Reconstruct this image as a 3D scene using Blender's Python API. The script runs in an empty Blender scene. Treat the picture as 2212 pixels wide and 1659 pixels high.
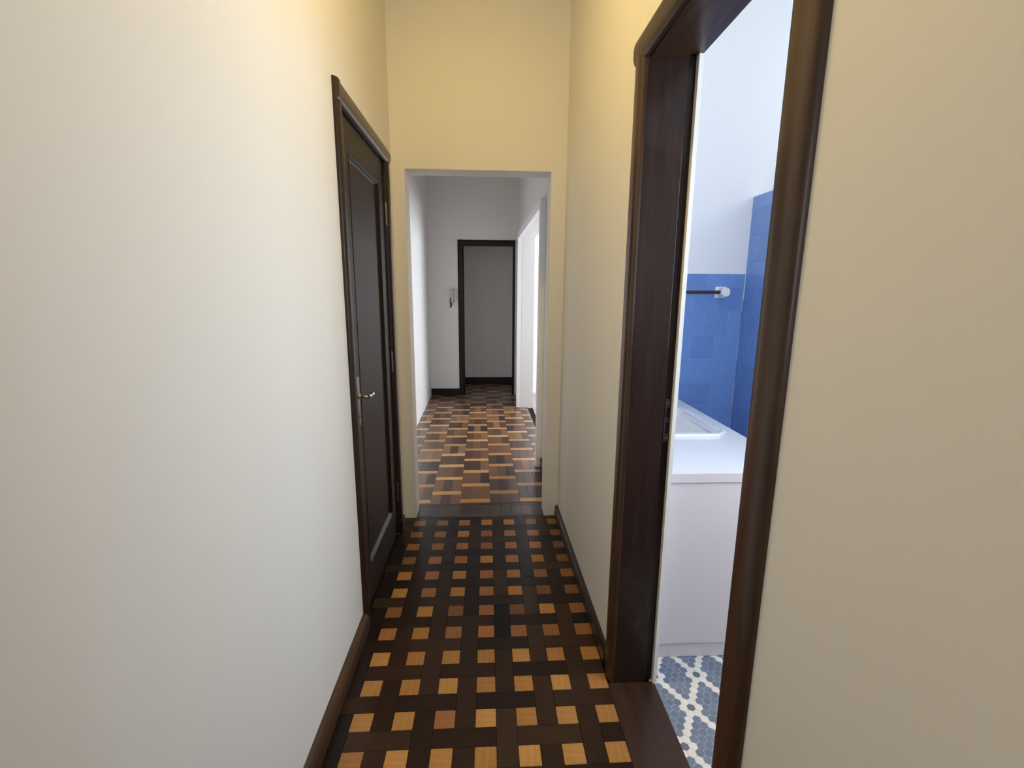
import bpy, bmesh, math, random
from mathutils import Matrix, Vector

random.seed(11)
S = bpy.context.scene
C = S.collection

# ------------------------------------------------------------------ camera
F_PX, YAW, PITCH, ROLL, CAM_H = 1017.4, 5.138e-2, 1.9239e-1, 7.39e-3, 1.43378
cy, sy, cp, sp = math.cos(YAW), math.sin(YAW), math.cos(PITCH), math.sin(PITCH)
fwd = Vector((sy * cp, cy * cp, -sp)); rgt = Vector((cy, -sy, 0)); up = rgt.cross(fwd)
cr, sr = math.cos(ROLL), math.sin(ROLL)
rx = cr * rgt + sr * up; ux = -sr * rgt + cr * up
cam_data = bpy.data.cameras.new('camera')
cam_data.sensor_fit = 'HORIZONTAL'; cam_data.sensor_width = 36.0
cam_data.lens = F_PX * 36.0 / 2212.0
cam_data.clip_start = 0.02
cam = bpy.data.objects.new('camera', cam_data); C.objects.link(cam)
m = Matrix.Identity(4)
for i in range(3):
    m[i][0], m[i][1], m[i][2] = rx[i], ux[i], -fwd[i]
m[0][3], m[1][3], m[2][3] = 0, 0, CAM_H
cam.matrix_world = m
S.camera = cam

# ------------------------------------------------------------------ light
S.view_settings.view_transform = 'Standard'
S.view_settings.look = 'None'
S.view_settings.gamma = 1.0
S.view_settings.use_curve_mapping = False
S.view_settings.exposure = 0.33
world = bpy.data.worlds.new('sky'); S.world = world; world.use_nodes = True
bg = world.node_tree.nodes['Background']
bg.inputs['Color'].default_value = (0.72, 0.84, 1.0, 1); bg.inputs['Strength'].default_value = 3.0
if hasattr(S, 'cycles'):
    S.cycles.max_bounces = 12; S.cycles.diffuse_bounces = 8
    S.cycles.sample_clamp_indirect = 6.0


def area(name, loc, direction, sx, sy_, power, col, disk=False, spread=180):
    d = bpy.data.lights.new(name, 'AREA'); d.energy = power; d.color = col
    d.shape = 'DISK' if disk else 'RECTANGLE'; d.size = sx
    if not disk: d.size_y = sy_
    d.spread = math.radians(spread)
    o = bpy.data.objects.new(name, d); C.objects.link(o); o.location = loc
    o.rotation_euler = Vector(direction).to_track_quat('-Z', 'Y').to_euler()
    return o


area('bathroom_window_light', (1.56, 0.90, 1.65), (-1, 0.0, -0.1), 0.9, 1.0, 18.5, (0.79, 0.89, 1.0))
area('bathroom_back_window_light', (1.1, -0.56, 1.75), (0, 1, -0.1), 0.7, 0.9, 21, (0.83, 0.89, 1.0))
area('corridor_back_fill_light', (-0.05, -2.16, 1.75), (0, 1, -0.05), 0.62, 1.3, 2.5, (0.88, 0.93, 1.0))  # added fill behind the viewpoint, lifts the near corridor walls
area('shower_window_light', (2.42, 2.30, 2.62), (-1, 0, -0.25), 0.8, 0.7, 2.0, (0.82, 0.90, 1.0))
area('kitchen_window_light', (2.74, 5.5, 1.6), (-1, 0, -0.1), 1.4, 1.2, 76, (0.90, 0.94, 1.0))
area('corridor_ceiling_lamp_light', (-0.20, 1.36, 3.18), (0, 0, -1), 0.28, 0.28, 13.0, (1.0, 0.68, 0.17), disk=True)

# ------------------------------------------------------------------ materials
def srgb(r, g, b):
    f = lambda c: (c / 255 / 12.92) if c <= 10 else ((c / 255 + 0.055) / 1.055) ** 2.4
    return (f(r), f(g), f(b), 1)


def mat(name, col=None, rough=0.5, spec=0.5, coat=0.0, coat_rough=0.1, metal=0.0):
    mt = bpy.data.materials.new(name); mt.use_nodes = True
    b = mt.node_tree.nodes['Principled BSDF']
    if col: b.inputs['Base Color'].default_value = col
    b.inputs['Roughness'].default_value = rough
    b.inputs['Specular IOR Level'].default_value = spec
    b.inputs['Coat Weight'].default_value = coat
    b.inputs['Coat Roughness'].default_value = coat_rough
    b.inputs['Metallic'].default_value = metal
    return mt, mt.node_tree, b


def node(nt, kind, **kw):
    n = nt.nodes.new(kind)
    for k, v in kw.items(): setattr(n, k, v)
    return n


def bump(nt, b, height, strength, dist):
    n = node(nt, 'ShaderNodeBump'); n.inputs['Strength'].default_value = strength; n.inputs['Distance'].default_value = dist
    nt.links.new(height, n.inputs['Height']); nt.links.new(n.outputs['Normal'], b.inputs['Normal'])
    return n


def noise(nt, scale, detail=3, vec_scale=(1, 1, 1), coord='Object', rough=0.5):
    tc = node(nt, 'ShaderNodeTexCoord'); mp = node(nt, 'ShaderNodeMapping')
    mp.inputs['Scale'].default_value = vec_scale
    nt.links.new(tc.outputs[coord], mp.inputs['Vector'])
    n = node(nt, 'ShaderNodeTexNoise'); n.inputs['Scale'].default_value = scale; n.inputs['Detail'].default_value = detail
    n.inputs['Roughness'].default_value = rough
    nt.links.new(mp.outputs['Vector'], n.inputs['Vector'])
    return n


def paint(name, col, rough=0.55, spec=0.3):
    mt, nt, b = mat(name, col, rough, spec)
    n = noise(nt, 1.6, 3)
    mix = node(nt, 'ShaderNodeMix', data_type='RGBA')
    mix.inputs['A'].default_value = tuple(c * 0.97 for c in col[:3]) + (1,)
    mix.inputs['B'].default_value = col
    nt.links.new(n.outputs['Fac'], mix.inputs['Factor']); nt.links.new(mix.outputs['Result'], b.inputs['Base Color'])
    n2 = noise(nt, 90, 3); bump(nt, b, n2.outputs['Fac'], 0.12, 0.002)
    return mt


def wood(name, c1, c2, axis='Z', rough=0.32, coat=0.5, coat_rough=0.12, wave=0.03, spec=0.35):
    mt, nt, b = mat(name, c1, rough, spec, coat, coat_rough)
    sc = {'X': (1, 14, 14), 'Y': (14, 1, 14), 'Z': (14, 14, 1)}[axis]
    n = noise(nt, 3.0, 5, sc, rough=0.6)
    rp = node(nt, 'ShaderNodeValToRGB')
    rp.color_ramp.elements[0].position = 0.3; rp.color_ramp.elements[0].color = c1
    rp.color_ramp.elements[1].position = 0.75; rp.color_ramp.elements[1].color = c2
    nt.links.new(n.outputs['Fac'], rp.inputs['Fac']); nt.links.new(rp.outputs['Color'], b.inputs['Base Color'])
    n2 = noise(nt, 4.0, 2)
    bm_ = bump(nt, b, n2.outputs['Fac'], wave, 0.02)
    nt.links.new(bm_.outputs['Normal'], b.inputs['Coat Normal'])
    return mt


def parquet(name, attr, coat=0.22, cr=0.16, spec=0.16):
    """varnished wood whose colour is the piece's own (object colour, or the colour attribute of joined pieces)"""
    mt, nt, b = mat(name, None, 0.40, spec, coat, cr)
    if attr:
        ci = node(nt, 'ShaderNodeAttribute', attribute_name='Col')
    else:
        ci = node(nt, 'ShaderNodeObjectInfo')
    n = noise(nt, 9, 5, (1, 9, 9), rough=0.65)
    rp = node(nt, 'ShaderNodeMapRange'); rp.inputs['From Min'].default_value = 0.25; rp.inputs['From Max'].default_value = 0.8
    rp.inputs['To Min'].default_value = 0.72; rp.inputs['To Max'].default_value = 1.25
    nt.links.new(n.outputs['Fac'], rp.inputs['Value'])
    mul = node(nt, 'ShaderNodeVectorMath', operation='SCALE')
    nt.links.new(ci.outputs['Color'], mul.inputs[0]); nt.links.new(rp.outputs['Result'], mul.inputs['Scale'])
    nt.links.new(mul.outputs['Vector'], b.inputs['Base Color'])
    n2 = noise(nt, 6, 2, coord='Object'); bm_ = bump(nt, b, n2.outputs['Fac'], 0.02, 0.01)
    nt.links.new(bm_.outputs['Normal'], b.inputs['Coat Normal'])
    return mt


def tinted(name, rough, spec, coat=0.0):
    mt, nt, b = mat(name, None, rough, spec, coat, 0.06)
    ci = node(nt, 'ShaderNodeObjectInfo')
    n = noise(nt, 25, 2)
    rp = node(nt, 'ShaderNodeMapRange'); rp.inputs['To Min'].default_value = 0.93; rp.inputs['To Max'].default_value = 1.06
    nt.links.new(n.outputs['Fac'], rp.inputs['Value'])
    mul = node(nt, 'ShaderNodeVectorMath', operation='SCALE')
    nt.links.new(ci.outputs['Color'], mul.inputs[0]); nt.links.new(rp.outputs['Result'], mul.inputs['Scale'])
    nt.links.new(mul.outputs['Vector'], b.inputs['Base Color'])
    return mt


M = {}
M['wall'] = paint('cream_wall_paint', (0.79, 0.775, 0.74, 1))
M['white'] = paint('white_wall_paint', (0.86, 0.86, 0.87, 1))
M['hall'] = paint('greyish_hall_paint', (0.78, 0.765, 0.74, 1))
M['alcove'] = paint('alcove_paint', (0.80, 0.775, 0.75, 1))
M['ceiling'] = paint('ceiling_paint', (0.80, 0.79, 0.77, 1))
M['door'] = wood('dark_varnished_door_wood', (0.020, 0.011, 0.0075, 1), (0.036, 0.020, 0.013, 1), 'Z', 0.46, 0.05, 0.25, spec=0.16)
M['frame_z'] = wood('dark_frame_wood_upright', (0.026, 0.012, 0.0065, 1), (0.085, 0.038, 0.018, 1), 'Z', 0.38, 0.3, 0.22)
M['jamb_z'] = wood('dark_jamb_wood', (0.014, 0.007, 0.005, 1), (0.032, 0.015, 0.010, 1), 'Z', 0.36, 0.18, 0.05, 0.015, spec=0.2)
M['door_frame_z'] = wood('dark_door_casing', (0.014, 0.0075, 0.005, 1), (0.034, 0.017, 0.010, 1), 'Z', 0.42, 0.15, 0.25, spec=0.25)
M['groove'] = wood('dark_panel_moulding', (0.007, 0.0045, 0.0035, 1), (0.014, 0.008, 0.006, 1), 'Z', 0.40, 0.10, 0.2, spec=0.2)
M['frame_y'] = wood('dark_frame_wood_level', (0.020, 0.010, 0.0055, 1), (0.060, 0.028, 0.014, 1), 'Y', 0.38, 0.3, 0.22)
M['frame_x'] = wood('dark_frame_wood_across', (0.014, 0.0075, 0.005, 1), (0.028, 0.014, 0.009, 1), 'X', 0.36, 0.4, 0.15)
M['frame_far'] = wood('near_black_wood', (0.007, 0.0045, 0.0035, 1), (0.014, 0.008, 0.006, 1), 'X', 0.40, 0.12, 0.2, spec=0.2)
M['base_y'] = wood('baseboard_wood', (0.026, 0.014, 0.008, 1), (0.10, 0.052, 0.025, 1), 'Y', 0.38, 0.3, 0.18)
M['base_dark'] = wood('dark_baseboard_wood', (0.014, 0.008, 0.006, 1), (0.036, 0.019, 0.012, 1), 'Y', 0.40, 0.25, 0.18)
M['sill'] = wood('threshold_wood', (0.022, 0.010, 0.006, 1), (0.048, 0.022, 0.012, 1), 'Y', 0.42, 0.2, 0.2)
M['parquet'] = parquet('parquet_wood', False)
M['parquet_joined'] = parquet('parquet_wood_joined', True)
M['parquet_hall'] = parquet('parquet_wood_hall', False, 0.45, 0.22, 0.30)
M['parquet_hall_joined'] = parquet('parquet_wood_hall_joined', True, 0.45, 0.22, 0.30)
M['subfloor'], _, _ = mat('dark_subfloor', (0.012, 0.008, 0.006, 1), 0.8, 0.2)
M['grout'], _, _ = mat('pale_grout', srgb(196, 208, 228), 0.8, 0.2)
M['tile'] = tinted('glazed_tile', 0.16, 0.5, 0.4)
M['hex'] = tinted('matt_mosaic_tile', 0.42, 0.4)
M['tilegrout'], _, _ = mat('blue_white_grout', srgb(140, 165, 215), 0.75, 0.2)
M['laminate'] = paint('grey_white_laminate', (0.70, 0.635, 0.65, 1), 0.4, 0.4)
M['counter'] = paint('white_worktop', (0.80, 0.80, 0.83, 1), 0.28, 0.5)
M['ceramic'], _, _ = mat('white_ceramic', (0.85, 0.85, 0.85, 1), 0.12, 0.5, 0.5, 0.05)
M['metal'], _, _ = mat('worn_nickel', (0.62, 0.58, 0.52, 1), 0.22, 0.5, metal=1.0)
M['darkmetal'], _, _ = mat('dark_iron', (0.085, 0.075, 0.07, 1), 0.38, 0.5, metal=0.6)
M['plate'], _, _ = mat('dull_nickel_plate', (0.30, 0.28, 0.26, 1), 0.38, 0.5, metal=1.0)
M['barwood'] = wood('dark_bar', (0.030, 0.020, 0.018, 1), (0.045, 0.03, 0.026, 1), 'X', 0.3, 0.4, 0.1)
M['plastic'], _, _ = mat('cream_plastic', (0.62, 0.58, 0.52, 1), 0.4, 0.5)
M['cord'], _, _ = mat('grey_cord', (0.06, 0.055, 0.05, 1), 0.6, 0.3)

# ------------------------------------------------------------------ mesh helpers
def prism(bm, pts, z0, z1):
    vb = [bm.verts.new((p[0], p[1], z0)) for p in pts]; vt = [bm.verts.new((p[0], p[1], z1)) for p in pts]
    n = len(pts)
    bm.faces.new(vb[::-1]); bm.faces.new(vt)
    for i in range(n):
        bm.faces.new((vb[i], vb[(i + 1) % n], vt[(i + 1) % n], vt[i]))


def box(bm, x0, x1, y0, y1, z0, z1):
    prism(bm, [(x0, y0), (x1, y0), (x1, y1), (x0, y1)], z0, z1)


def extrude(bm, prof, a, b, place):
    """close a 2D profile, swept from a to b; place(u, v, t) gives the point"""
    va = [bm.verts.new(place(u, v, a)) for u, v in prof]; vb = [bm.verts.new(place(u, v, b)) for u, v in prof]
    n = len(prof)
    bm.faces.new(va[::-1]); bm.faces.new(vb)
    for i in range(n):
        bm.faces.new((va[i], va[(i + 1) % n], vb[(i + 1) % n], vb[i]))


def loft(bm, loops, close_first=False, close_last=True):
    rings = [[bm.verts.new(p) for p in L] for L in loops]
    n = len(rings[0])
    for A, B in zip(rings, rings[1:]):
        for i in range(n):
            bm.faces.new((A[i], A[(i + 1) % n], B[(i + 1) % n], B[i]))
    if close_first: bm.faces.new(rings[0][::-1])
    if close_last: bm.faces.new(rings[-1])


def tube(bm, pts, r, n=12, caps=True):
    pts = [Vector(p) for p in pts]
    rings = []
    for i, p in enumerate(pts):
        t = (pts[min(i + 1, len(pts) - 1)] - pts[max(i - 1, 0)]).normalized()
        a = Vector((0, 0, 1)) if abs(t.z) < 0.9 else Vector((0, 1, 0))
        u = t.cross(a).normalized(); v = t.cross(u)
        rr = r[i] if isinstance(r, (list, tuple)) else r
        rings.append([p + rr * (math.cos(2 * math.pi * k / n) * u + math.sin(2 * math.pi * k / n) * v) for k in range(n)])
    loft(bm, rings, caps, caps)


def build(name, bm, material, parent=None, smooth=None, bevel=None):
    bmesh.ops.recalc_face_normals(bm, faces=bm.faces)
    me = bpy.data.meshes.new(name); bm.to_mesh(me); bm.free()
    if material: me.materials.append(material)
    if smooth is not None:
        for p in me.polygons: p.use_smooth = True
        me.set_sharp_from_angle(angle=math.radians(smooth))
    o = bpy.data.objects.new(name, me); C.objects.link(o)
    if parent: o.parent = parent
    if bevel:
        md = o.modifiers.new('edge', 'BEVEL'); md.width = bevel; md.segments = 2; md.limit_method = 'ANGLE'
    return o


def tag(o, label, cat, kind=None, group=None):
    o['label'] = label; o['category'] = cat
    if kind: o['kind'] = kind
    if group: o['group'] = group
    return o


def empty(name, loc=(0, 0, 0)):
    o = bpy.data.objects.new(name, None); C.objects.link(o); o.location = loc; o.empty_display_size = 0.1
    return o


def at(o, parent):
    """parent keeping world coordinates (parents are only moved, never turned)"""
    o.parent = parent; o.matrix_parent_inverse = Matrix.Translation(-Vector(parent.location))
    return o


def piece_mesh(name, poly, t, ch):
    """a thin chamfered slab; top face at z=0"""
    bm = bmesh.new()
    cx = sum(p[0] for p in poly) / len(poly); cyy = sum(p[1] for p in poly) / len(poly)
    def inset(d):
        out = []
        n = len(poly)
        for i in range(n):
            a, b, c = Vector(poly[i - 1]), Vector(poly[i]), Vector(poly[(i + 1) % n])
            e1 = (b - a).normalized(); e2 = (c - b).normalized()
            n1 = Vector((-e1.y, e1.x)); n2 = Vector((-e2.y, e2.x))
            k = (n1 + n2); k = k / (k.dot(n1))
            out.append(b + k * d)
        return out
    top = inset(ch)
    loft(bm, [[(p[0], p[1], -t) for p in poly], [(p[0], p[1], -ch) for p in poly], [(p.x, p.y, 0) for p in top]])
    bmesh.ops.recalc_face_normals(bm, faces=bm.faces)
    me = bpy.data.meshes.new(name); bm.to_mesh(me); bm.free()
    return me


def rect(w, h):
    return [(-w / 2, -h / 2), (w / 2, -h / 2), (w / 2, h / 2), (-w / 2, h / 2)]


# ------------------------------------------------------------------ plan
H = 3.30                                   # ceilings
XL = -0.541                                # corridor, wall on the one side
XR = lambda y: 0.466 - 0.0125 * (y - 1.5)  # corridor, wall with the bathroom door (a little out of square)
YE, YF = 2.85, 3.00                        # the wall that ends the corridor
HL = lambda y: -0.742 - 0.0163 * (y - 3.0) # hall beyond, its two walls
HR = lambda y: 0.456 - 0.0165 * (y - 3.0)
YB = 6.55                                  # far wall of the hall
BX0, BX1, BY0, BY1 = 0.625, 1.585, -0.60, 2.90   # bathroom
KX1, KY1 = 2.80, 6.60                      # kitchen

# ------------------------------------------------------------------ shell
bm = bmesh.new(); box(bm, -1.2, 3.1, -2.3, 8.0, H, H + 0.12)
tag(build('ceiling', bm, M['ceiling']), 'plain ceiling over the corridor, hall and bathroom, above the photograph', 'ceiling', 'structure')

bm = bmesh.new()
box(bm, -0.85, -0.605, -2.2, YE, -0.05, H)
box(bm, -0.605, XL, -2.2, 1.885, -0.05, H); box(bm, -0.605, XL, 2.660, YE, -0.05, H); box(bm, -0.605, XL, 1.885, 2.660, 2.105, H)
tag(build('wall_left', bm, M['wall']), 'long plain cream wall that the dark panelled door is set in', 'wall', 'structure')

bm = bmesh.new()
RY0, RY1, RZ = 0.793, 1.497, 2.105         # bathroom doorway
prism(bm, [(XR(-2.2), -2.2), (BX0, -2.2), (BX0, RY0 + 0.012), (0.612, RY0 + 0.012), (0.612, RY0 - 0.033), (XR(RY0 - 0.033), RY0 - 0.033)], -0.05, H)
prism(bm, [(XR(RY1 + 0.033), RY1 + 0.033), (0.612, RY1 + 0.033), (0.612, RY1 - 0.010), (BX0, RY1 - 0.010), (BX0, YE), (XR(YE), YE)], -0.05, H)
prism(bm, [(XR(RY0), RY0 - 0.034), (BX0, RY0 - 0.034), (BX0, RY1 + 0.034), (XR(RY1), RY1 + 0.034)], RZ + 0.033, H)
tag(build('wall_right', bm, M['wall']), 'plain cream wall on both sides of the open bathroom doorway', 'wall', 'structure')

OX0, OX1, OZ = -0.467, 0.363, 2.108        # opening at the corridor's end
bm = bmesh.new()
extrude(bm, [(-0.95, -0.05), (OX0, -0.05), (OX0, OZ), (OX1, OZ), (OX1, -0.05), (0.66, -0.05), (0.66, H), (-0.95, H)], YE, YF, lambda u, v, t: (u, t, v))
tag(build('wall_end', bm, M['wall'], bevel=0.004), 'cream cross wall at the corridor end with a plain opening', 'wall', 'structure')

bm = bmesh.new()
for (a, b, z0, z1) in ((-0.85, -0.40, -0.05, H), (0.30, 0.66, -0.05, H), (-0.40, 0.30, -0.05, 1.05), (-0.40, 0.30, 2.45, H)): box(bm, a, b, -2.35, -2.2, z0, z1)
tag(build('wall_back', bm, M['wall']), 'cream wall closing the corridor behind the viewpoint', 'wall', 'structure')

bm = bmesh.new(); prism(bm, [(-1.1, YF), (HL(YF), YF), (HL(YB), YB), (-1.1, YB)], -0.05, H)
tag(build('wall_hall_left', bm, M['hall']), 'bright white wall of the hall beyond the opening', 'wall', 'structure')

KY0, KYF, KZ = 3.78, 5.80, 2.065           # opening from hall to kitchen
bm = bmesh.new()
prism(bm, [(HR(YF), YF), (0.56, YF), (0.56, KY0), (HR(KY0), KY0)], -0.05, H)
prism(bm, [(HR(KYF), KYF), (0.56, KYF), (0.56, YB), (HR(YB), YB)], -0.05, H)
prism(bm, [(HR(KY0), KY0), (0.56, KY0), (0.56, KYF), (HR(KYF), KYF)], KZ, H)
tag(build('wall_hall_right', bm, M['hall']), 'white hall wall with the wide opening to the bright kitchen', 'wall', 'structure')

FX0, FX1, FZ = -0.328, 0.340, 2.045        # doorway in the far wall
bm = bmesh.new()
box(bm, -1.1, FX0 - 0.02, YB, YB + 0.14, -0.05, H); box(bm, FX1 + 0.02, 0.56, YB, YB + 0.14, -0.05, H)
box(bm, FX0 - 0.02, FX1 + 0.02, YB, YB + 0.14, FZ + 0.02, H)
tag(build('wall_hall_far', bm, M['hall']), 'grey shaded wall at the far end of the hall around the dark door frame', 'wall', 'structure')

bm = bmesh.new()
box(bm, -0.75, 0.75, 7.36, 7.5, -0.05, H); box(bm, -0.75, -0.6, YB + 0.14, 7.36, -0.05, H); box(bm, 0.6, 0.75, YB + 0.14, 7.36, -0.05, H)
tag(build('wall_alcove', bm, M['alcove']), 'plain grey wall seen through the far dark door frame', 'wall', 'structure')

# bathroom walls (tiles follow)
bm = bmesh.new(); box(bm, 0.60, 2.70, BY1 + 0.008, BY1 + 0.1, -0.05, H); box(bm, BX0, BX1 + 0.003, BY1 - 0.001, BY1 + 0.01, 1.553, H); box(bm, BX1 + 0.003, 2.55, BY1 - 0.001, BY1 + 0.01, 0, H)
wall_bath_back = tag(build('wall_bathroom_back', bm, M['white']), 'white bathroom wall with blue tiles to shoulder height behind the towel rail', 'wall', 'structure')
bm = bmesh.new()
WY0, WY1, WZ0, WZ1 = 0.43, 1.37, 1.12, 2.18   # window
for (a, b, z0, z1) in ((BY0 - 0.1, WY0, -0.05, H), (WY1, 1.62, -0.05, H), (WY0, WY1, -0.05, WZ0), (WY0, WY1, WZ1, H)):
    box(bm, BX1 + 0.008, BX1 + 0.15, a, b, z0, z1)
box(bm, BX1 + 0.008, BX1 + 0.11, 1.62, BY1 + 0.005, -0.05, 2.003)
wall_bath_side = tag(build('wall_bathroom_side', bm, M['white']), 'bathroom partition of blue tiles reaching well above the towel rail wall tiles', 'wall', 'structure')
bm = bmesh.new()
for (a, b, z0, z1) in ((1.50, 1.92, -0.05, H), (2.68, 3.0, -0.05, H), (1.92, 2.68, -0.05, 2.25), (1.92, 2.68, 3.0, H)): box(bm, 2.50, 2.62, a, b, z0, z1)
box(bm, BX1 + 0.15, 2.50, 1.50, 1.62, -0.05, H)
tag(build('wall_bathroom_far', bm, M['white']), 'white bathroom wall beyond the blue tiled partition, hidden from view', 'wall', 'structure')
bm = bmesh.new()
VX0, VX1, VZ0, VZ1 = 0.74, 1.46, 1.26, 2.24
for (a, b, z0, z1) in ((0.60, VX0, -0.05, H), (VX1, 1.75, -0.05, H), (VX0, VX1, -0.05, VZ0), (VX0, VX1, VZ1, H)):
    box(bm, a, b, BY0 - 0.15, BY0, z0, z1)
tag(build('wall_bathroom_near', bm, M['white']), 'white bathroom wall holding its window, out of the picture', 'wall', 'structure')


def window(name, label, x0, x1, y0, y1, z0, z1):
    w = tag(empty(name, ((x0 + x1) / 2, (y0 + y1) / 2, z0)), label, 'window', 'structure')
    bm = bmesh.new()
    t = 0.04
    if x1 - x0 > y1 - y0:
        box(bm, x0, x0 + t, y0, y1, z0, z1); box(bm, x1 - t, x1, y0, y1, z0, z1)
        box(bm, x0 + t, x1 - t, y0, y1, z0, z0 + t); box(bm, x0 + t, x1 - t, y0, y1, z1 - t, z1)
    else:
        box(bm, x0, x1, y0, y0 + t, z0, z1); box(bm, x0, x1, y1 - t, y1, z0, z1)
        box(bm, x0, x1, y0 + t, y1 - t, z0, z0 + t); box(bm, x0, x1, y0 + t, y1 - t, z1 - t, z1)
    at(build('window_frame', bm, M['ceramic']), w)


window('window_1', 'white framed bathroom window beside the vanity, out of the picture', BX1 + 0.05, BX1 + 0.10, WY0, WY1, WZ0, WZ1)
window('window_2', 'white framed window in the near bathroom wall, out of the picture', VX0, VX1, BY0 - 0.11, BY0 - 0.06, VZ0, VZ1)

# kitchen
bm = bmesh.new(); box(bm, 0.56, 2.95, KY1, KY1 + 0.12, -0.05, H); box(bm, 0.56, KX1, KY1 - 0.012, KY1, 1.47, H)
wall_kitchen = tag(build('wall_kitchen_back', bm, M['white']), 'very bright kitchen wall seen as a sliver through the hall opening', 'wall', 'structure')
bm = bmesh.new()
for (a, b, z0, z1) in ((YF, 4.75, -0.05, H), (6.25, KY1 + 0.1, -0.05, H), (4.75, 6.25, -0.05, 0.95), (4.75, 6.25, 2.25, H)):
    box(bm, KX1, KX1 + 0.15, a, b, z0, z1)
tag(build('wall_kitchen_side', bm, M['white']), 'kitchen wall holding its window, hidden from view', 'wall', 'structure')
bm = bmesh.new(); box(bm, 0.66, 2.95, YF - 0.0, YF + 0.1, -0.05, H)
tag(build('wall_kitchen_near', bm, M['white']), 'kitchen wall backing on the bathroom, hidden from view', 'wall', 'structure')
window('fill_window', 'unseen white framed window added behind the viewpoint for the corridor fill light', -0.40, 0.30, -2.31, -2.26, 1.05, 2.45)  # added opening that goes with the corridor fill light
window('window_5', 'high white framed window beyond the blue tiled partition, hidden from view', 2.54, 2.59, 1.92, 2.68, 2.25, 3.0)
window('window_3', 'white framed kitchen window lighting the hall, hidden from view', KX1 + 0.05, KX1 + 0.10, 4.75, 6.25, 0.95, 2.25)

# ------------------------------------------------------------------ corridor floor
DARKS = [(0.010, 0.0050, 0.0034), (0.015, 0.0072, 0.0046), (0.022, 0.0105, 0.006), (0.030, 0.0145, 0.008), (0.040, 0.020, 0.011), (0.007, 0.004, 0.003)]
LIGHTS = [(0.36, 0.165, 0.048), (0.42, 0.205, 0.060), (0.31, 0.140, 0.042), (0.32, 0.135, 0.048), (0.25, 0.115, 0.042), (0.19, 0.088, 0.038)]


def vary(c, s=0.10):
    k = 1 + random.uniform(-s, s)
    return (c[0] * k, c[1] * k * random.uniform(0.97, 1.03), c[2] * k, 1)


bm = bmesh.new(); prism(bm, [(XL - 0.05, -2.2), (0.62, -2.2), (0.62, YE), (XL - 0.05, YE)], -0.06, -0.0125)
floor = tag(build('floor', bm, M['subfloor']), 'glossy parquet corridor floor of dark strips woven around small light squares', 'floor', 'structure')
PZ = 0.14; X0 = -0.01096; Y0 = 1.36988
mesh_cache = {}
stuff = {}


def lay(parent, x, y, w, h, rot, col, single, name='parquet_block', z=0.0, t=0.012, gap=0.0005, mkey='parquet'):
    """one floor block, as an object of its own or joined into the far/near remainder"""
    if single:
        if parent.name == 'floor_hall': mkey = 'parquet_hall'
        key = (round(w, 4), round(h, 4), mkey)
        if key not in mesh_cache:
            me = piece_mesh(name, rect(w - 2 * gap, h - 2 * gap), t, 0.0006); me.materials.append(M[mkey]); mesh_cache[key] = me
        o = bpy.data.objects.new(name, mesh_cache[key]); C.objects.link(o); o.parent = parent
        o.location = (x, y, z + random.uniform(-0.0002, 0.0002)); o.rotation_euler = (0, 0, rot); o.color = col
    else:
        stuff.setdefault(parent.name, []).append((x, y, w - 2 * gap, h - 2 * gap, rot, col))


def flush_stuff(parent):
    bm = bmesh.new(); lay_col = bm.loops.layers.float_color.new('Col')
    for x, y, w, h, rot, col in stuff.get(parent.name, []):
        c, s = math.cos(rot), math.sin(rot)
        P = [(x + c * a - s * b, y + s * a + c * b) for a, b in rect(w, h)]
        vb = [bm.verts.new((p[0], p[1], -0.012)) for p in P]; vt = [bm.verts.new((p[0], p[1], 0)) for p in P]
        fs = [bm.faces.new(vt)] + [bm.faces.new((vb[i], vb[(i + 1) % 4], vt[(i + 1) % 4], vt[i])) for i in range(4)]
        for f in fs:
            for l in f.loops: l[lay_col] = col
    o = build('parquet_remainder', bm, M['parquet_hall_joined' if parent.name == 'floor_hall' else 'parquet_joined'], parent); o['kind'] = 'stuff'


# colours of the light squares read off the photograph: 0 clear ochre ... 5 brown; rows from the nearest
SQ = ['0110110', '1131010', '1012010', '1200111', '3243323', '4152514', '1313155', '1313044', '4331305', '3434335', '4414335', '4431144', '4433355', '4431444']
CX0, CX1, CY1 = XL + 0.001, 0.4445, 2.8495


def lay_clip(x0, x1, y0, y1, col, single):
    x0, x1, y1 = max(x0, CX0), min(x1, CX1), min(y1, CY1)
    if x1 - x0 < 0.006 or y1 - y0 < 0.006: return
    lay(floor, (x0 + x1) / 2, (y0 + y1) / 2, x1 - x0, y1 - y0, 0, col, single)


for j in range(-24, 11):
    yc = Y0 + j * PZ
    single = j >= -2
    for i in range(-3, 4):
        xc = X0 + i * PZ
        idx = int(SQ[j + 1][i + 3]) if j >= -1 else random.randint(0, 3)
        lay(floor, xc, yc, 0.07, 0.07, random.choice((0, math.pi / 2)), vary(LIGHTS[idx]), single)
    for i in range(-4, 4):                     # strips, each centred between four squares
        xv, yv = X0 + (i + 0.5) * PZ, yc + PZ / 2
        horiz = ((i + 3) + j) % 2 == 1
        pool = DARKS[1:5] if j <= 2 else DARKS
        if i == -4 and not horiz: pool = DARKS[:3]
        w, h = (0.21, 0.07) if horiz else (0.07, 0.21)
        lay_clip(xv - w / 2, xv + w / 2, yv - h / 2, yv + h / 2, vary(random.choice(pool), 0.15), single)
flush_stuff(floor)

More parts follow.
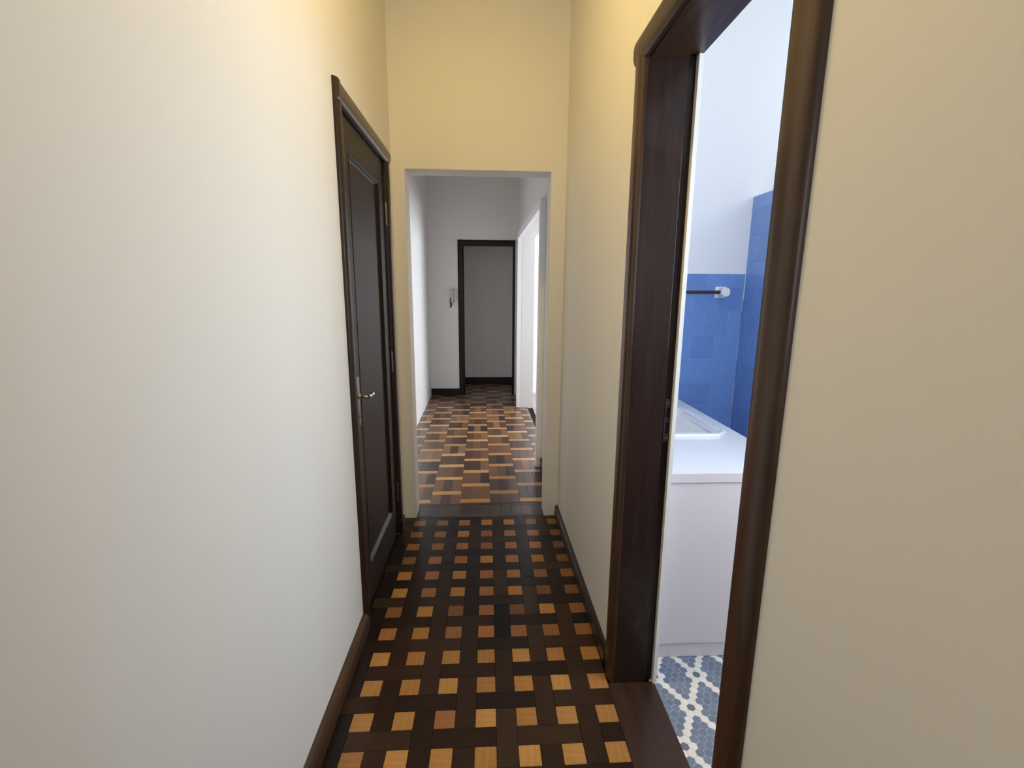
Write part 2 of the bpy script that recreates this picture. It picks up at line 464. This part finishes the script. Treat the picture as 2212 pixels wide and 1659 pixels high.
# ------------------------------------------------------------------ threshold row in the corridor's end opening, hall floor
bm = bmesh.new(); prism(bm, [(-1.0, YE), (0.56, YE), (0.56, 7.4), (-1.0, 7.4)], -0.06, -0.0125)
floor_hall = tag(build('floor_hall', bm, M['subfloor']), 'glossy hall parquet of dark blocks separated by thin light crosswise strips', 'floor', 'structure')
lay(floor_hall, (OX0 + OX1) / 2, 2.860, OX1 - OX0 - 0.004, 0.018, 0, (0.018, 0.011, 0.009, 1), True)
GREYS = [(0.040, 0.026, 0.020), (0.052, 0.036, 0.027), (0.070, 0.050, 0.036), (0.034, 0.022, 0.018), (0.060, 0.040, 0.028)]
nb = 12
for k in range(nb):
    wdt = (OX1 - OX0 - 0.004) / nb
    lay(floor_hall, OX0 + 0.002 + (k + 0.5) * wdt, 2.940, round(wdt, 4), 0.14, 0, vary(GREYS[(k * 3 + k // 4) % 5]), True)
lay(floor_hall, (OX0 + OX1) / 2, 3.028, OX1 - OX0 + 0.1, 0.034, 0, (0.020, 0.012, 0.009, 1), True)
TH = 0.0127; ct, st = math.cos(TH), math.sin(TH)
CW, PER, SW = 0.2085, 0.2735, 0.060
HD = [(0.060, 0.031, 0.019), (0.095, 0.047, 0.026), (0.14, 0.070, 0.036), (0.042, 0.022, 0.015), (0.21, 0.108, 0.050), (0.085, 0.044, 0.027), (0.17, 0.082, 0.040)]
HLT = [(0.50, 0.26, 0.10), (0.56, 0.31, 0.125), (0.44, 0.225, 0.09)]


def hall_pt(u, v):
    return (-0.196 + ct * u - st * v, 3.045 + st * u + ct * v)


for k in range(-3, 4):
    u0, u1 = k * CW, (k + 1) * CW
    lo, hi = HL(4.5) + 0.196 + 0.012, HR(4.5) + 0.196 + 0.10
    u0, u1 = max(u0, lo), min(u1, hi)
    if u1 - u0 < 0.01: continue
    start = 0.044 - PER + (0.137 if k % 2 else 0.0)
    q = 0
    while True:
        vs = start + q * PER; q += 1              # centre of a light strip; boards follow it
        if vs > 4.32: break
        a0, a1 = vs - SW / 2, vs + SW / 2
        if a0 >= 0.0:
            x, y = hall_pt((u0 + u1) / 2, (a0 + a1) / 2)
            lay(floor_hall, x, y, u1 - u0, SW, TH, vary(random.choice(HLT)), y < 5.0)
        b0, b1 = max(a1, 0.0), a1 + PER - SW
        if b1 - b0 < 0.02 or b0 > 4.3: continue
        base = random.choice(HD)
        for r in range(3):
            s0, s1 = max(u0, k * CW + r * CW / 3), min(u1, k * CW + (r + 1) * CW / 3)
            if s1 - s0 < 0.008: continue
            x, y = hall_pt((s0 + s1) / 2, (b0 + b1) / 2)
            col = vary(base if random.random() < 0.45 else random.choice(HD), 0.2)
            lay(floor_hall, x, y, s1 - s0, b1 - b0, TH, col, y < 4.6)
flush_stuff(floor_hall)

# kitchen floor
bm = bmesh.new(); box(bm, 0.56, KX1, YF + 0.1, KY1, -0.06, 0.0)
tag(build('floor_kitchen', bm, paint('kitchen_floor_stone', (0.30, 0.25, 0.24, 1), 0.25, 0.5)), 'greyish kitchen floor glimpsed past the hall opening', 'floor', 'structure')

# ------------------------------------------------------------------ bathroom floor of small hexagons
bm = bmesh.new(); box(bm, 0.62, 2.52, BY0, BY1 + 0.01, -0.06, -0.0012)
floor_bath = tag(build('floor_bathroom', bm, M['grout']), 'bathroom floor of small slate blue hexagons crossed by chains of white ones', 'floor', 'structure')
HP = 0.0274; HA = (0.7125, 1.3805)
hexpoly = [(0.01500 * math.cos(math.radians(30 + 60 * k)), 0.01500 * math.sin(math.radians(30 + 60 * k))) for k in range(6)]
hex_me = piece_mesh('mosaic_tile', hexpoly, 0.006, 0.0008); hex_me.materials.append(M['hex'])
hexes = []
for a in range(-90, 70):
    for b in range(-90, 70):
        x = HA[0] + HP * (a * 0.5 + b * 0.5); y = HA[1] + HP * 0.8660254 * (a - b)
        if not (0.614 < x < BX1 - 0.012 and BY0 + 0.012 < y < 1.70): continue
        am, bmn = a % 6, b % 6
        white = (am == 0) != (bmn == 0) or (am, bmn) in ((1, 1), (5, 5))
        centre = am == 0 and bmn == 0
        hexes.append((x, y, white, centre))
# the ones the doorway shows, as single tiles
shown = [h for h in hexes if 1.12 < h[1] < 1.62 and h[0] < 0.645 + 0.70 * (h[1] - 0.98) and h[0] < 0.985]
shown = sorted(shown, key=lambda h: h[0] ** 2 + h[1] ** 2)[:300]
ss = set(id(h) for h in shown)
WHITE, BLUE, PLUM = (0.80, 0.75, 0.70), (0.170, 0.205, 0.285), (0.150, 0.150, 0.185)
for h in shown:
    o = bpy.data.objects.new('mosaic_tile', hex_me); C.objects.link(o); o.parent = floor_bath
    o.location = (h[0], h[1], random.uniform(-0.0001, 0.0001)); o.color = vary(WHITE if h[2] else PLUM if h[3] else BLUE, 0.05 if h[2] else 0.12)
bm = bmesh.new(); lc = bm.loops.layers.float_color.new('Col')
for h in hexes:
    if id(h) in ss: continue
    f = bm.faces.new([bm.verts.new((h[0] + p[0], h[1] + p[1], 0)) for p in hexpoly])
    col = vary(WHITE if h[2] else BLUE, 0.08)
    ring = [bm.verts.new((h[0] + p[0], h[1] + p[1], -0.002)) for p in hexpoly]
    top = list(f.verts)
    fs = [f] + [bm.faces.new((top[i], ring[i], ring[(i + 1) % 6], top[(i + 1) % 6])) for i in range(6)]
    for g in fs:
        for l in g.loops: l[lc] = col
mt, nt, b = mat('mosaic_joined', None, 0.42, 0.4)
ai = node(nt, 'ShaderNodeAttribute', attribute_name='Col'); nt.links.new(ai.outputs['Color'], b.inputs['Base Color'])
o = build('mosaic_remainder', bm, mt, floor_bath); o['kind'] = 'stuff'

# ------------------------------------------------------------------ blue wall tiles
def blue():
    return vary((0.17, 0.30, 0.62), 0.06)


TP = 0.152; TH_ = 0.150
def wall_tiles(parent, along0, along1, rows, to_world, rotz, lead):
    """running bond; along runs from the corner outward"""
    for r, (z0, z1) in enumerate(rows):
        off = lead - TP / 2 if r % 2 else lead - TP
        a = off
        while a < along1:
            b0, b1 = max(a, along0), min(a + TP, along1)
            a += TP
            if b1 - b0 < 0.012: continue
            w, h = b1 - b0, z1 - z0
            key = (round(w, 4), round(h, 4), 'tile')
            if key not in mesh_cache:
                me = piece_mesh('tile', rect(w - 0.0030, h - 0.0030), 0.008, 0.0012); me.materials.append(M['tile']); mesh_cache[key] = me
            o = bpy.data.objects.new('tile', mesh_cache[key]); C.objects.link(o); o.parent = parent
            x, y = to_world((b0 + b1) / 2)
            o.location = (x, y, (z0 + z1) / 2); o.rotation_euler = (math.pi / 2, 0, rotz); o.color = blue()


rows = []
zt = 1.475
while zt > 0.02:
    rows.append((max(zt - TH_, 0.0), zt)); zt -= TH_
rows_back = [(1.475, 1.553)] + rows
# back wall: grout bed then tiles
bm = bmesh.new(); box(bm, BX0, BX1, BY1 + 0.0016, BY1 + 0.0085, 0, 1.553); build('grout_bed', bm, M['tilegrout'], wall_bath_back)
wall_tiles(wall_bath_back, 0.0, BX1 - BX0, rows_back, lambda a: (BX1 - a, BY1), 0, 0.084)
rows_side = []
zt = 1.475 + TH_ * 3 + 0.075
zz = [2.003, 1.925, 1.775, 1.625, 1.475]
rows_side = [(zz[i + 1], zz[i]) for i in range(4)] + rows
bm = bmesh.new(); box(bm, BX1 + 0.0016, BX1 + 0.0085, 1.60, BY1, 0, 2.003); build('grout_bed', bm, M['tilegrout'], wall_bath_side)
wall_tiles(wall_bath_side, 0.0, BY1 - 1.605, rows_side, lambda a: (BX1, BY1 - a), -math.pi / 2, -0.03)
bm = bmesh.new(); box(bm, BX1 - 0.0015, BX1 + 0.0015, BY1 - 0.005, BY1 + 0.001, 1.395, 1.56)
build('white_edge_bead', bm, M['ceramic'], wall_bath_back)

# white tiles of the kitchen wall
zk = 0.02
r = 0
while zk < 1.45:
    for q in range(0, 3):
        x0 = 0.565 + q * 0.15 - (0.075 if r % 2 else 0)
        x1 = x0 + 0.15; x0 = max(x0, 0.565)
        w = x1 - x0; key = (round(w, 4), 0.0965, 'ktile')
        if key not in mesh_cache:
            me = piece_mesh('tile', rect(w - 0.004, 0.0925), 0.008, 0.0015); me.materials.append(M['tile']); mesh_cache[key] = me
        o = bpy.data.objects.new('tile', mesh_cache[key]); C.objects.link(o); o.parent = wall_kitchen
        o.location = ((x0 + x1) / 2, KY1 - 0.008, zk + 0.048); o.rotation_euler = (math.pi / 2, 0, 0); o.color = (0.78, 0.80, 0.84, 1)
    zk += 0.0965; r += 1

# ------------------------------------------------------------------ door frames
def casing_profile(w, p, n=16, e=2.6):
    """(t across the casing, height off the wall), closed along the wall"""
    pts = []
    for i in range(n + 1):
        s = -math.cos(math.pi * i / n)
        pts.append((w * (s + 1) / 2, p * max(0.0, 1 - abs(s) ** e) ** (1 / e)))
    return pts


# bathroom doorway: casing, lining with a rebate, strike plate, wooden threshold
door_2 = tag(empty('door_2', (0.54, 1.145, 0)), 'open bathroom doorway framed in dark varnished wood without its leaf in view', 'doorway', 'structure')
CWD = 0.080
bm = bmesh.new()
extrude(bm, [(RY1 + t, h) for t, h in casing_profile(CWD, 0.021)], 0.0, RZ + CWD * 0.5, lambda u, v, t: (XR(u) - v + 0.001, u, t))
at(build('casing_leg', bm, M['frame_z'], smooth=50), door_2)
bm = bmesh.new()
extrude(bm, [(RY0 - t, h) for t, h in casing_profile(CWD, 0.021)], 0.0, RZ + CWD * 0.5, lambda u, v, t: (XR(u) - v + 0.001, u, t))
at(build('casing_leg', bm, M['frame_z'], smooth=50), door_2)
bm = bmesh.new()
extrude(bm, [(RZ + t, h) for t, h in casing_profile(CWD, 0.0225)], RY0 - CWD, RY1 + CWD, lambda u, v, t: (XR(t) - v + 0.001, t, u))
at(build('casing_head', bm, M['frame_y'], smooth=50), door_2)
xj = lambda y: XR(y) + 0.0005
for sgn, ya in ((1, RY1), (-1, RY0)):
    bm = bmesh.new()
    prism(bm, [(xj(ya), ya), (0.585, ya), (0.585, ya + sgn * 0.010), (0.612, ya + sgn * 0.010), (0.612, ya + sgn * 0.033), (xj(ya), ya + sgn * 0.033)][::sgn], 0.0, RZ + 0.033)
    at(build('jamb', bm, M['jamb_z'], bevel=0.0015), door_2)
bm = bmesh.new()
extrude(bm, [(xj(1.1), RZ), (0.585, RZ), (0.585, RZ + 0.010), (0.625, RZ + 0.010), (0.625, RZ + 0.033), (xj(1.1), RZ + 0.033)], RY0, RY1, lambda u, v, t: (u, t, v))
at(build('jamb_head', bm, M['frame_y'], bevel=0.0015), door_2)
bm = bmesh.new(); prism(bm, [(0.445, RY0), (0.619, RY0), (0.619, RY1), (0.445, RY1)], -0.0115, 0.0008)
at(build('threshold_board', bm, M['sill'], bevel=0.001), door_2)
# strike plate with two latch holes
bm = bmesh.new()
px0, px1, yp = 0.5915, 0.6145, RY1 + 0.0098
zs = [0.940, 0.968, 1.006, 1.024, 1.058, 1.088]
box(bm, px0, px1, yp - 0.0018, yp, zs[0], zs[1]); box(bm, px0, px1, yp - 0.0018, yp, zs[2], zs[3]); box(bm, px0, px1, yp - 0.0018, yp, zs[4], zs[5])
for z0, z1 in ((zs[1], zs[2]), (zs[3], zs[4])):
    box(bm, px0, px0 + 0.005, yp - 0.0018, yp, z0, z1); box(bm, px1 - 0.006, px1, yp - 0.0018, yp, z0, z1)
sp_ = at(build('strike_plate', bm, M['darkmetal']), door_2); sp_['label'] = 'dark iron strike plate with two latch holes'
bm = bmesh.new()
for z in (0.953, 1.074):
    tube(bm, [(0.603, yp - 0.0018, z), (0.603, yp - 0.0030, z)], 0.0032, 10)
build('screw', bm, M['plate'], sp_)

# panelled door in the left wall
door_1 = tag(empty('door_1', (XL, 2.27, 0)), 'closed dark panelled wooden door with a small lever handle in the cream wall', 'door', 'structure')
DY0, DY1, DZ = 1.900, 2.650, 2.092
LW, LP = 0.066, 0.019
bm = bmesh.new()
extrude(bm, [(DY0 - t, h) for t, h in casing_profile(LW, LP)], 0.0, DZ + 0.076, lambda u, v, t: (XL + v - 0.001, u, t))
at(build('casing_leg', bm, M['door_frame_z'], smooth=50), door_1)
bm = bmesh.new()
extrude(bm, [(DY1 + t, h) for t, h in casing_profile(0.070, 0.022)], 0.0, DZ + 0.05, lambda u, v, t: (XL + v - 0.001, u, t))
at(build('casing_leg', bm, M['door_frame_z'], smooth=50), door_1)
bm = bmesh.new()
extrude(bm, [(DZ + t, h) for t, h in casing_profile(0.076, 0.026)], DY0 - LW + 0.004, DY1 + 0.072, lambda u, v, t: (XL + v - 0.001, t, u))
at(build('casing_head', bm, M['frame_y'], smooth=50), door_1)
bm = bmesh.new()
box(bm, -0.604, XL - 0.0005, 1.886, DY0 - 0.0, 0, DZ + 0.012); box(bm, -0.604, XL - 0.0005, DY1, 2.659, 0, DZ + 0.012)
box(bm, -0.604, XL - 0.0005, DY0, DY1, DZ, DZ + 0.012)
at(build('jamb', bm, M['door_frame_z']), door_1)
# plinth blocks at the feet of the casing
for y0, y1 in ((DY1 - 0.002, DY1 + 0.074),):
    bm = bmesh.new(); box(bm, XL - 0.001, XL + 0.027, y0, y1, 0, 0.085)
    at(build('plinth_block', bm, M['door_frame_z'], bevel=0.004), door_1)


def rrect(y0, y1, z0, z1, r, n=6):
    out = []
    for (cy_, cz_, a0) in ((y1 - r, z1 - r, 0), (y0 + r, z1 - r, 90), (y0 + r, z0 + r, 180), (y1 - r, z0 + r, 270)):
        for i in range(n + 1):
            a = math.radians(a0 + 90 * i / n); out.append((cy_ + r * math.cos(a), cz_ + r * math.sin(a)))
    return out


XD = XL - 0.006                                   # face of the leaf
dy0, dy1, dz0, dz1 = DY0 + 0.003, DY1 - 0.003, 0.008, DZ - 0.003
PY0, PY1, PZ0, PZ1 = DY0 + 0.105, DY1 - 0.115, 0.185, 1.972
bm = bmesh.new()
nseg = 6
outer = []
inner = rrect(PY0, PY1, PZ0, PZ1, 0.028, nseg)
for k, (y, z) in enumerate(inner):                # project the rounded panel edge out to the leaf's edge
    c = k // (nseg + 1)
    outer.append({0: (dy1, dz1), 1: (dy0, dz1), 2: (dy0, dz0), 3: (dy1, dz0)}[c])
L = lambda pts, x: [(x, p[0], p[1]) for p in pts]
n = len(inner)
front_o = [bm.verts.new((XD, y, z)) for (y, z) in ((dy1, dz1), (dy0, dz1), (dy0, dz0), (dy1, dz0))]
back_o = [bm.verts.new((XD - 0.038, y, z)) for (y, z) in ((dy1, dz1), (dy0, dz1), (dy0, dz0), (dy1, dz0))]
ring = [bm.verts.new(p) for p in L(inner, XD)]
for c in range(4):
    arc = ring[c * (nseg + 1):(c + 1) * (nseg + 1)]
    for i in range(nseg): bm.faces.new((front_o[c], arc[i], arc[i + 1]))
    bm.faces.new((front_o[c], arc[-1], ring[((c + 1) * (nseg + 1)) % n], front_o[(c + 1) % 4]))
    bm.faces.new((front_o[c], front_o[(c + 1) % 4], back_o[(c + 1) % 4], back_o[c]))
ring2 = [bm.verts.new(p) for p in L(inner, XD - 0.030)]
for i in range(n): bm.faces.new((ring[i], ring2[i], ring2[(i + 1) % n], ring[(i + 1) % n]))
bm.faces.new(ring2); bm.faces.new(back_o)
leaf = at(build('door_leaf', bm, M['door'], smooth=30), door_1)
# moulding around the panel and the flat panel
bm = bmesh.new()
lp = []
for d, x in ((0.0005, XD - 0.001), (0.006, XD + 0.002), (0.012, XD - 0.002), (0.016, XD - 0.010), (0.024, XD - 0.014)):
    lp.append(L(rrect(PY0 + d, PY1 - d, PZ0 + d, PZ1 - d, max(0.028 - d, 0.006), nseg), x))
lp = [L(rrect(PY0 + 0.0005, PY1 - 0.0005, PZ0 + 0.0005, PZ1 - 0.0005, 0.0275, nseg), XD - 0.029)] + lp
loft(bm, lp, False, False)
at(build('panel_moulding', bm, M['groove'], smooth=40), door_1)
bm = bmesh.new(); box(bm, XD - 0.028, XD - 0.0135, PY0 + 0.002, PY1 - 0.002, PZ0 + 0.002, PZ1 - 0.002)
at(build('door_panel', bm, M['door']), door_1)
# unseen bathroom door leaf, added and angled so the far jamb reflects dark
T = Matrix.Translation((0.640, 0.800, 0)) @ Matrix.Rotation(math.radians(-135), 4, 'Z') @ Matrix.Diagonal((1, 0.92, 1, 1)) @ Matrix.Translation((-XD, -dy0, 0))
for src in [c for c in door_1.children if c.name.startswith(('door_leaf', 'panel_moulding', 'door_panel'))]:
    c = src.copy(); C.objects.link(c); c.parent = door_2
    c.matrix_parent_inverse = Matrix.Translation(-Vector(door_2.location)); c.matrix_basis = T
# hinges
for z in (1.835, 1.047, 0.262):
    bm = bmesh.new()
    hx, hy = XD + 0.008, DY1 + 0.001
    for i in range(5):
        a = z - 0.055 + i * 0.022
        tube(bm, [(hx, hy, a + 0.0006), (hx, hy, a + 0.0214)], 0.0062, 10)
    for e, s in ((z + 0.055, 1), (z - 0.055, -1)):
        tube(bm, [(hx, hy, e), (hx, hy, e + s * 0.006)], [0.0045, 0.002], 10)
    hg = at(build('hinge', bm, M['plate'], smooth=40), door_1)
# escutcheon and lever
bm = bmesh.new()
ey = DY0 + 0.060
loft(bm, [[(XD + x, y, z) for y, z in rrect(ey - w, ey + w, 0.872 - d, 1.082 + d, 0.010)] for x, w, d in ((0.0, 0.021, 0.0), (0.0025, 0.021, 0.0), (0.0036, 0.0195, -0.0015))], True, True)
esc = at(build('escutcheon', bm, M['plate'], smooth=40), door_1); esc['label'] = 'tall dull nickel lock plate'
bm = bmesh.new()
tube(bm, [(XD + 0.0036, ey, 0.912), (XD + 0.0060, ey, 0.912)], [0.0065, 0.005], 12)
build('keyhole', bm, M['darkmetal'], esc, smooth=40)
bm = bmesh.new()
hz = 1.000
tube(bm, [(XD + 0.003, ey, hz), (XD + 0.010, ey, hz), (XD + 0.012, ey, hz), (XD + 0.040, ey, hz), (XD + 0.048, ey + 0.004, hz)], [0.013, 0.012, 0.0075, 0.0075, 0.0085], 14)
tube(bm, [(XD + 0.046, ey - 0.006, hz), (XD + 0.047, ey + 0.01, hz), (XD + 0.047, ey + 0.03, hz - 0.002), (XD + 0.046, ey + 0.050, hz - 0.004), (XD + 0.044, ey + 0.066, hz - 0.003)],
     [0.0085, 0.0095, 0.0075, 0.0085, 0.0105], 14)
lv = at(build('lever_handle', bm, M['metal'], smooth=50), door_1); lv['label'] = 'polished nickel lever handle'

# far door frame
door_3 = tag(empty('door_3', (0.0, YB, 0)), 'dark wooden door frame at the far end of the hall, open to a grey alcove', 'doorway', 'structure')
def small_casing(name, prof_place, a, b, m_):
    bm = bmesh.new(); extrude(bm, casing_profile(0.078, 0.020, 10), a, b, prof_place)
    at(build(name, bm, m_, smooth=50), door_3)
small_casing('casing_leg', lambda u, v, t: (FX0 - u, YB - v + 0.001, t), 0, FZ + 0.072, M['groove'])
small_casing('casing_leg', lambda u, v, t: (FX1 + u * 0.34, YB - v + 0.001, t), 0, FZ + 0.072, M['groove'])
small_casing('casing_head', lambda u, v, t: (t, YB - v * 1.15 + 0.001, FZ + u * 0.92), FX0 - 0.076, FX1 + 0.026, M['frame_far'])
bm = bmesh.new()
box(bm, FX0 - 0.019, FX0, YB, YB + 0.14, 0, FZ + 0.019); box(bm, FX1, FX1 + 0.019, YB, YB + 0.14, 0, FZ + 0.019); box(bm, FX0, FX1, YB, YB + 0.14, FZ, FZ + 0.019)
at(build('jamb', bm, M['groove']), door_3)

# ------------------------------------------------------------------ baseboards
def base_profile(hh, th):
    return [(0, 0), (th, 0), (th, hh - 0.020), (th - 0.004, hh - 0.012), (th * 0.55, hh - 0.003), (0, hh)]


def baseboard(name, label, y0, y1, wallx, sgn, hh, th, material):
    bm = bmesh.new()
    extrude(bm, base_profile(hh, th), y0, y1, lambda u, v, t: (wallx(t) + sgn * u, t, v))
    tag(build(name, bm, material, smooth=25), label, 'baseboard', 'structure')


baseboard('baseboard_left', 'brown wooden baseboard running up to the dark panelled door', -2.2, DY0 - LW - 0.001, lambda y: XL, 1, 0.070, 0.026, M['base_y'])
baseboard('baseboard_right', 'dark baseboard between the bathroom doorway and the corridor end', RY1 + CWD + 0.001, YE, XR, -1, 0.075, 0.019, M['base_dark'])
baseboard('baseboard_near', 'dark baseboard on the near side of the bathroom doorway, below the picture', -2.2, RY0 - CWD - 0.001, XR, -1, 0.075, 0.019, M['base_dark'])
baseboard('baseboard_hall', 'short dark baseboard just past the corridor end opening', YF, 3.715, HR, -1, 0.085, 0.018, M['base_dark'])
bm = bmesh.new(); box(bm, HL(YB) - 0.0, FX0 - 0.079, YB - 0.016, YB, 0, 0.096)
tag(build('baseboard_far', bm, M['frame_far'], bevel=0.003), 'black baseboard below the intercom at the hall end', 'baseboard', 'structure')
bm = bmesh.new(); box(bm, -0.60, 0.60, 7.343, 7.36, 0, 0.112)
tag(build('baseboard_alcove', bm, M['frame_far'], bevel=0.003), 'black baseboard seen through the far door frame', 'baseboard', 'structure')

# ------------------------------------------------------------------ white trim around the kitchen opening
trim = tag(empty('trim_1', (0.42, 4.8, 0)), 'white painted trim around the hall opening to the kitchen', 'trim', 'structure')
bm = bmesh.new(); prism(bm, [(HR(3.72) - 0.050, 3.72), (HR(3.72) + 0.0, 3.72), (HR(3.78), 3.779), (HR(3.78) - 0.050, 3.779)], 0, KZ + 0.07)
at(build('trim_leg', bm, M['white'], bevel=0.004), trim)
bm = bmesh.new(); prism(bm, [(HR(5.80) - 0.056, 5.801), (HR(5.80), 5.801), (HR(5.86), 5.86), (HR(5.86) - 0.056, 5.86)], 0, KZ + 0.07)
at(build('trim_leg', bm, M['white'], bevel=0.004), trim)
bm = bmesh.new(); prism(bm, [(HR(3.78) - 0.050, 3.779), (HR(3.78), 3.779), (HR(5.80), 5.801), (HR(5.80) - 0.053, 5.801)], KZ, KZ + 0.07)
at(build('trim_head', bm, M['white'], bevel=0.004), trim)

# ------------------------------------------------------------------ vanity, worktop, basin
CT = 0.786
vanity = tag(empty('vanity_cabinet', (0.90, 2.2, 0)), 'plain light grey bathroom vanity cabinet with a low toe board under the white worktop', 'cabinet')
bm = bmesh.new()
box(bm, 0.634, 1.176, 1.603, 1.621, 0.071, 0.746); box(bm, 0.634, 1.176, 2.602, 2.62, 0.071, 0.746)
box(bm, 0.634, 0.646, 1.621, 2.602, 0.071, 0.746); box(bm, 1.160, 1.176, 1.621, 2.602, 0.071, 0.746); box(bm, 0.646, 1.160, 1.621, 2.602, 0.071, 0.087)
at(build('cabinet_body', bm, M['laminate']), vanity)
bm = bmesh.new(); box(bm, 0.634, 1.172, 1.613, 2.60, 0.0005, 0.0695)
at(build('toe_board', bm, M['laminate'], bevel=0.0012), vanity)
for y0, y1 in ((1.625, 2.11), (2.116, 2.60)):
    bm = bmesh.new(); box(bm, 1.176, 1.192, y0, y1, 0.075, 0.742)
    d = at(build('door', bm, M['laminate'], bevel=0.0015), vanity)

BXa, BXb, BYa, BYb = 0.690, 1.128, 2.036, 2.560      # basin, outer rim
bm = bmesh.new()
ox0, ox1, oy0, oy1 = 0.634, 1.184, 1.597, 2.80
hx0, hx1, hy0, hy1 = BXa + 0.03, BXb - 0.03, BYa + 0.03, BYb - 0.03
box(bm, ox0, hx0, oy0, oy1, 0.750, CT); box(bm, hx1, ox1, oy0, oy1, 0.750, CT)
box(bm, hx0, hx1, oy0, hy0, 0.750, CT); box(bm, hx0, hx1, hy1, oy1, 0.750, CT)
bmesh.ops.remove_doubles(bm, verts=bm.verts, dist=1e-5)
countertop = tag(build('countertop', bm, M['counter']), 'bright white bathroom worktop with a square front edge on the grey vanity', 'countertop')

bm = bmesh.new(); box(bm, ox0, ox1, oy0 - 0.0012, oy0 - 0.0001, 0.7505, CT - 0.0012)  # thin grey strip, puts the front face's shade into its colour
fe = build('shaded_front_edge', bm, M['laminate'], countertop); fe['label'] = 'front edge strip coloured greyer for its shade'


def loop(x0, x1, y0, y1, z, r, chamfer=False, n=6):
    out = []
    for (cx_, cy_, a0) in ((x1 - r, y1 - r, 0), (x0 + r, y1 - r, 90), (x0 + r, y0 + r, 180), (x1 - r, y0 + r, 270)):
        for i in range(n + 1):
            if chamfer:
                p, q = math.radians(a0), math.radians(a0 + 90); s = i / n
                out.append((cx_ + r * (math.cos(p) * (1 - s) + math.cos(q) * s), cy_ + r * (math.sin(p) * (1 - s) + math.sin(q) * s), z))
            else:
                a = math.radians(a0 + 90 * i / n); out.append((cx_ + r * math.cos(a), cy_ + r * math.sin(a), z))
    return out


basin = tag(empty('washbasin', (0.91, 2.3, CT)), 'white ceramic washbasin with clipped corners set into the white worktop', 'washbasin')
bm = bmesh.new()
g = lambda d, z, r, ch=False: loop(BXa + d, BXb - d, BYa + d, BYb - d, z, r, ch)
loft(bm, [g(0.000, CT + 0.0006, 0.060, True), g(0.001, CT + 0.010, 0.060, True), g(0.006, CT + 0.014, 0.057, True), g(0.020, CT + 0.013, 0.052, True),
          g(0.026, CT + 0.008, 0.050), g(0.034, CT + 0.006, 0.050)], False, False)
at(build('rim', bm, M['ceramic'], smooth=35), basin)
bm = bmesh.new()
def bowl(d, z, r): return loop(BXa + d, BXb - d - 0.018, BYa + d, BYb - d, z, r)
loft(bm, [g(0.034, CT + 0.006, 0.050), bowl(0.046, CT + 0.008, 0.055), bowl(0.052, CT + 0.002, 0.055), bowl(0.058, CT - 0.03, 0.06), bowl(0.075, CT - 0.10, 0.07), bowl(0.11, CT - 0.135, 0.07)], False, True)
at(build('bowl', bm, M['ceramic'], smooth=45), basin)
bm = bmesh.new(); tube(bm, [(0.90, 2.30, CT - 0.135), (0.90, 2.30, CT - 0.132)], 0.022, 16)
at(build('drain', bm, M['metal']), basin)

# ------------------------------------------------------------------ towel rail
rail = tag(empty('towel_rail', (1.08, BY1, 1.443)), 'dark towel rail held by white ceramic brackets on the blue tiles', 'towel rail')
for bx in (1.432, 0.72):
    bm = bmesh.new()
    oct_ = lambda r, y, ex=1.0, cx_=0.0: [(bx + cx_ + r * ex * c, y, 1.443 + r * s) for c, s in ((1, .45), (.55, 1), (-.55, 1), (-1, .45), (-1, -.45), (-.55, -1), (.55, -1), (1, -.45))]
    sq_ = lambda r, y: [(bx + r * c, y, 1.443 + r * s) for c, s in ((1, .9), (.9, 1), (-.9, 1), (-1, .9), (-1, -.9), (-.9, -1), (.9, -1), (1, -.9))]
    loft(bm, [sq_(0.034, BY1 - 0.0005), sq_(0.034, BY1 - 0.012), oct_(0.027, BY1 - 0.016), oct_(0.026, BY1 - 0.078), oct_(0.022, BY1 - 0.084)], True, True)
    at(build('bracket', bm, M['ceramic'], smooth=30), rail)
bm = bmesh.new(); tube(bm, [(0.72, BY1 - 0.055, 1.443), (1.420, BY1 - 0.055, 1.443)], 0.0100, 14)
at(build('bar', bm, M['barwood'], smooth=40), rail)

# ------------------------------------------------------------------ intercom on the far wall
ic = tag(empty('intercom', (-0.46, YB, 1.38)), 'small cream wall intercom with a hanging cord beside the far dark door frame', 'intercom')
bm = bmesh.new()
ir = lambda w0, w1, z0, z1, r, y: [(a, y, b) for a, b in rrect(w0, w1, z0, z1, r, 4)]
loft(bm, [ir(-0.496, -0.418, 1.315, 1.465, 0.014, YB - 0.001), ir(-0.496, -0.418, 1.315, 1.465, 0.014, YB - 0.022), ir(-0.490, -0.424, 1.322, 1.458, 0.012, YB - 0.030)], True, True)
at(build('wall_base', bm, M['plastic'], smooth=40), ic)
bm = bmesh.new()
pts = [(-0.478, YB - 0.052, 1.300 + i * 0.018) for i in range(10)]
tube(bm, [(-0.479, YB - 0.036, 1.300), (-0.479, YB - 0.052, 1.305)] + [(-0.479 + 0.002 * math.sin(i), YB - 0.060 - 0.006 * math.sin(math.pi * i / 8), 1.318 + i * 0.017) for i in range(9)] + [(-0.479, YB - 0.052, 1.468), (-0.479, YB - 0.036, 1.472)],
     [0.017, 0.019] + [0.013] * 9 + [0.019, 0.017], 10)
at(build('handset', bm, M['plastic'], smooth=50), ic)
bm = bmesh.new()
tube(bm, [(-0.500, YB - 0.012, 1.350), (-0.512, YB - 0.014, 1.335), (-0.516, YB - 0.014, 1.300), (-0.513, YB - 0.014, 1.270), (-0.510, YB - 0.014, 1.248), (-0.515, YB - 0.014, 1.228), (-0.508, YB - 0.014, 1.222), (-0.498, YB - 0.014, 1.250), (-0.490, YB - 0.014, 1.290), (-0.484, YB - 0.03, 1.310)], 0.0055, 8)
at(build('cord', bm, M['cord'], smooth=60), ic)
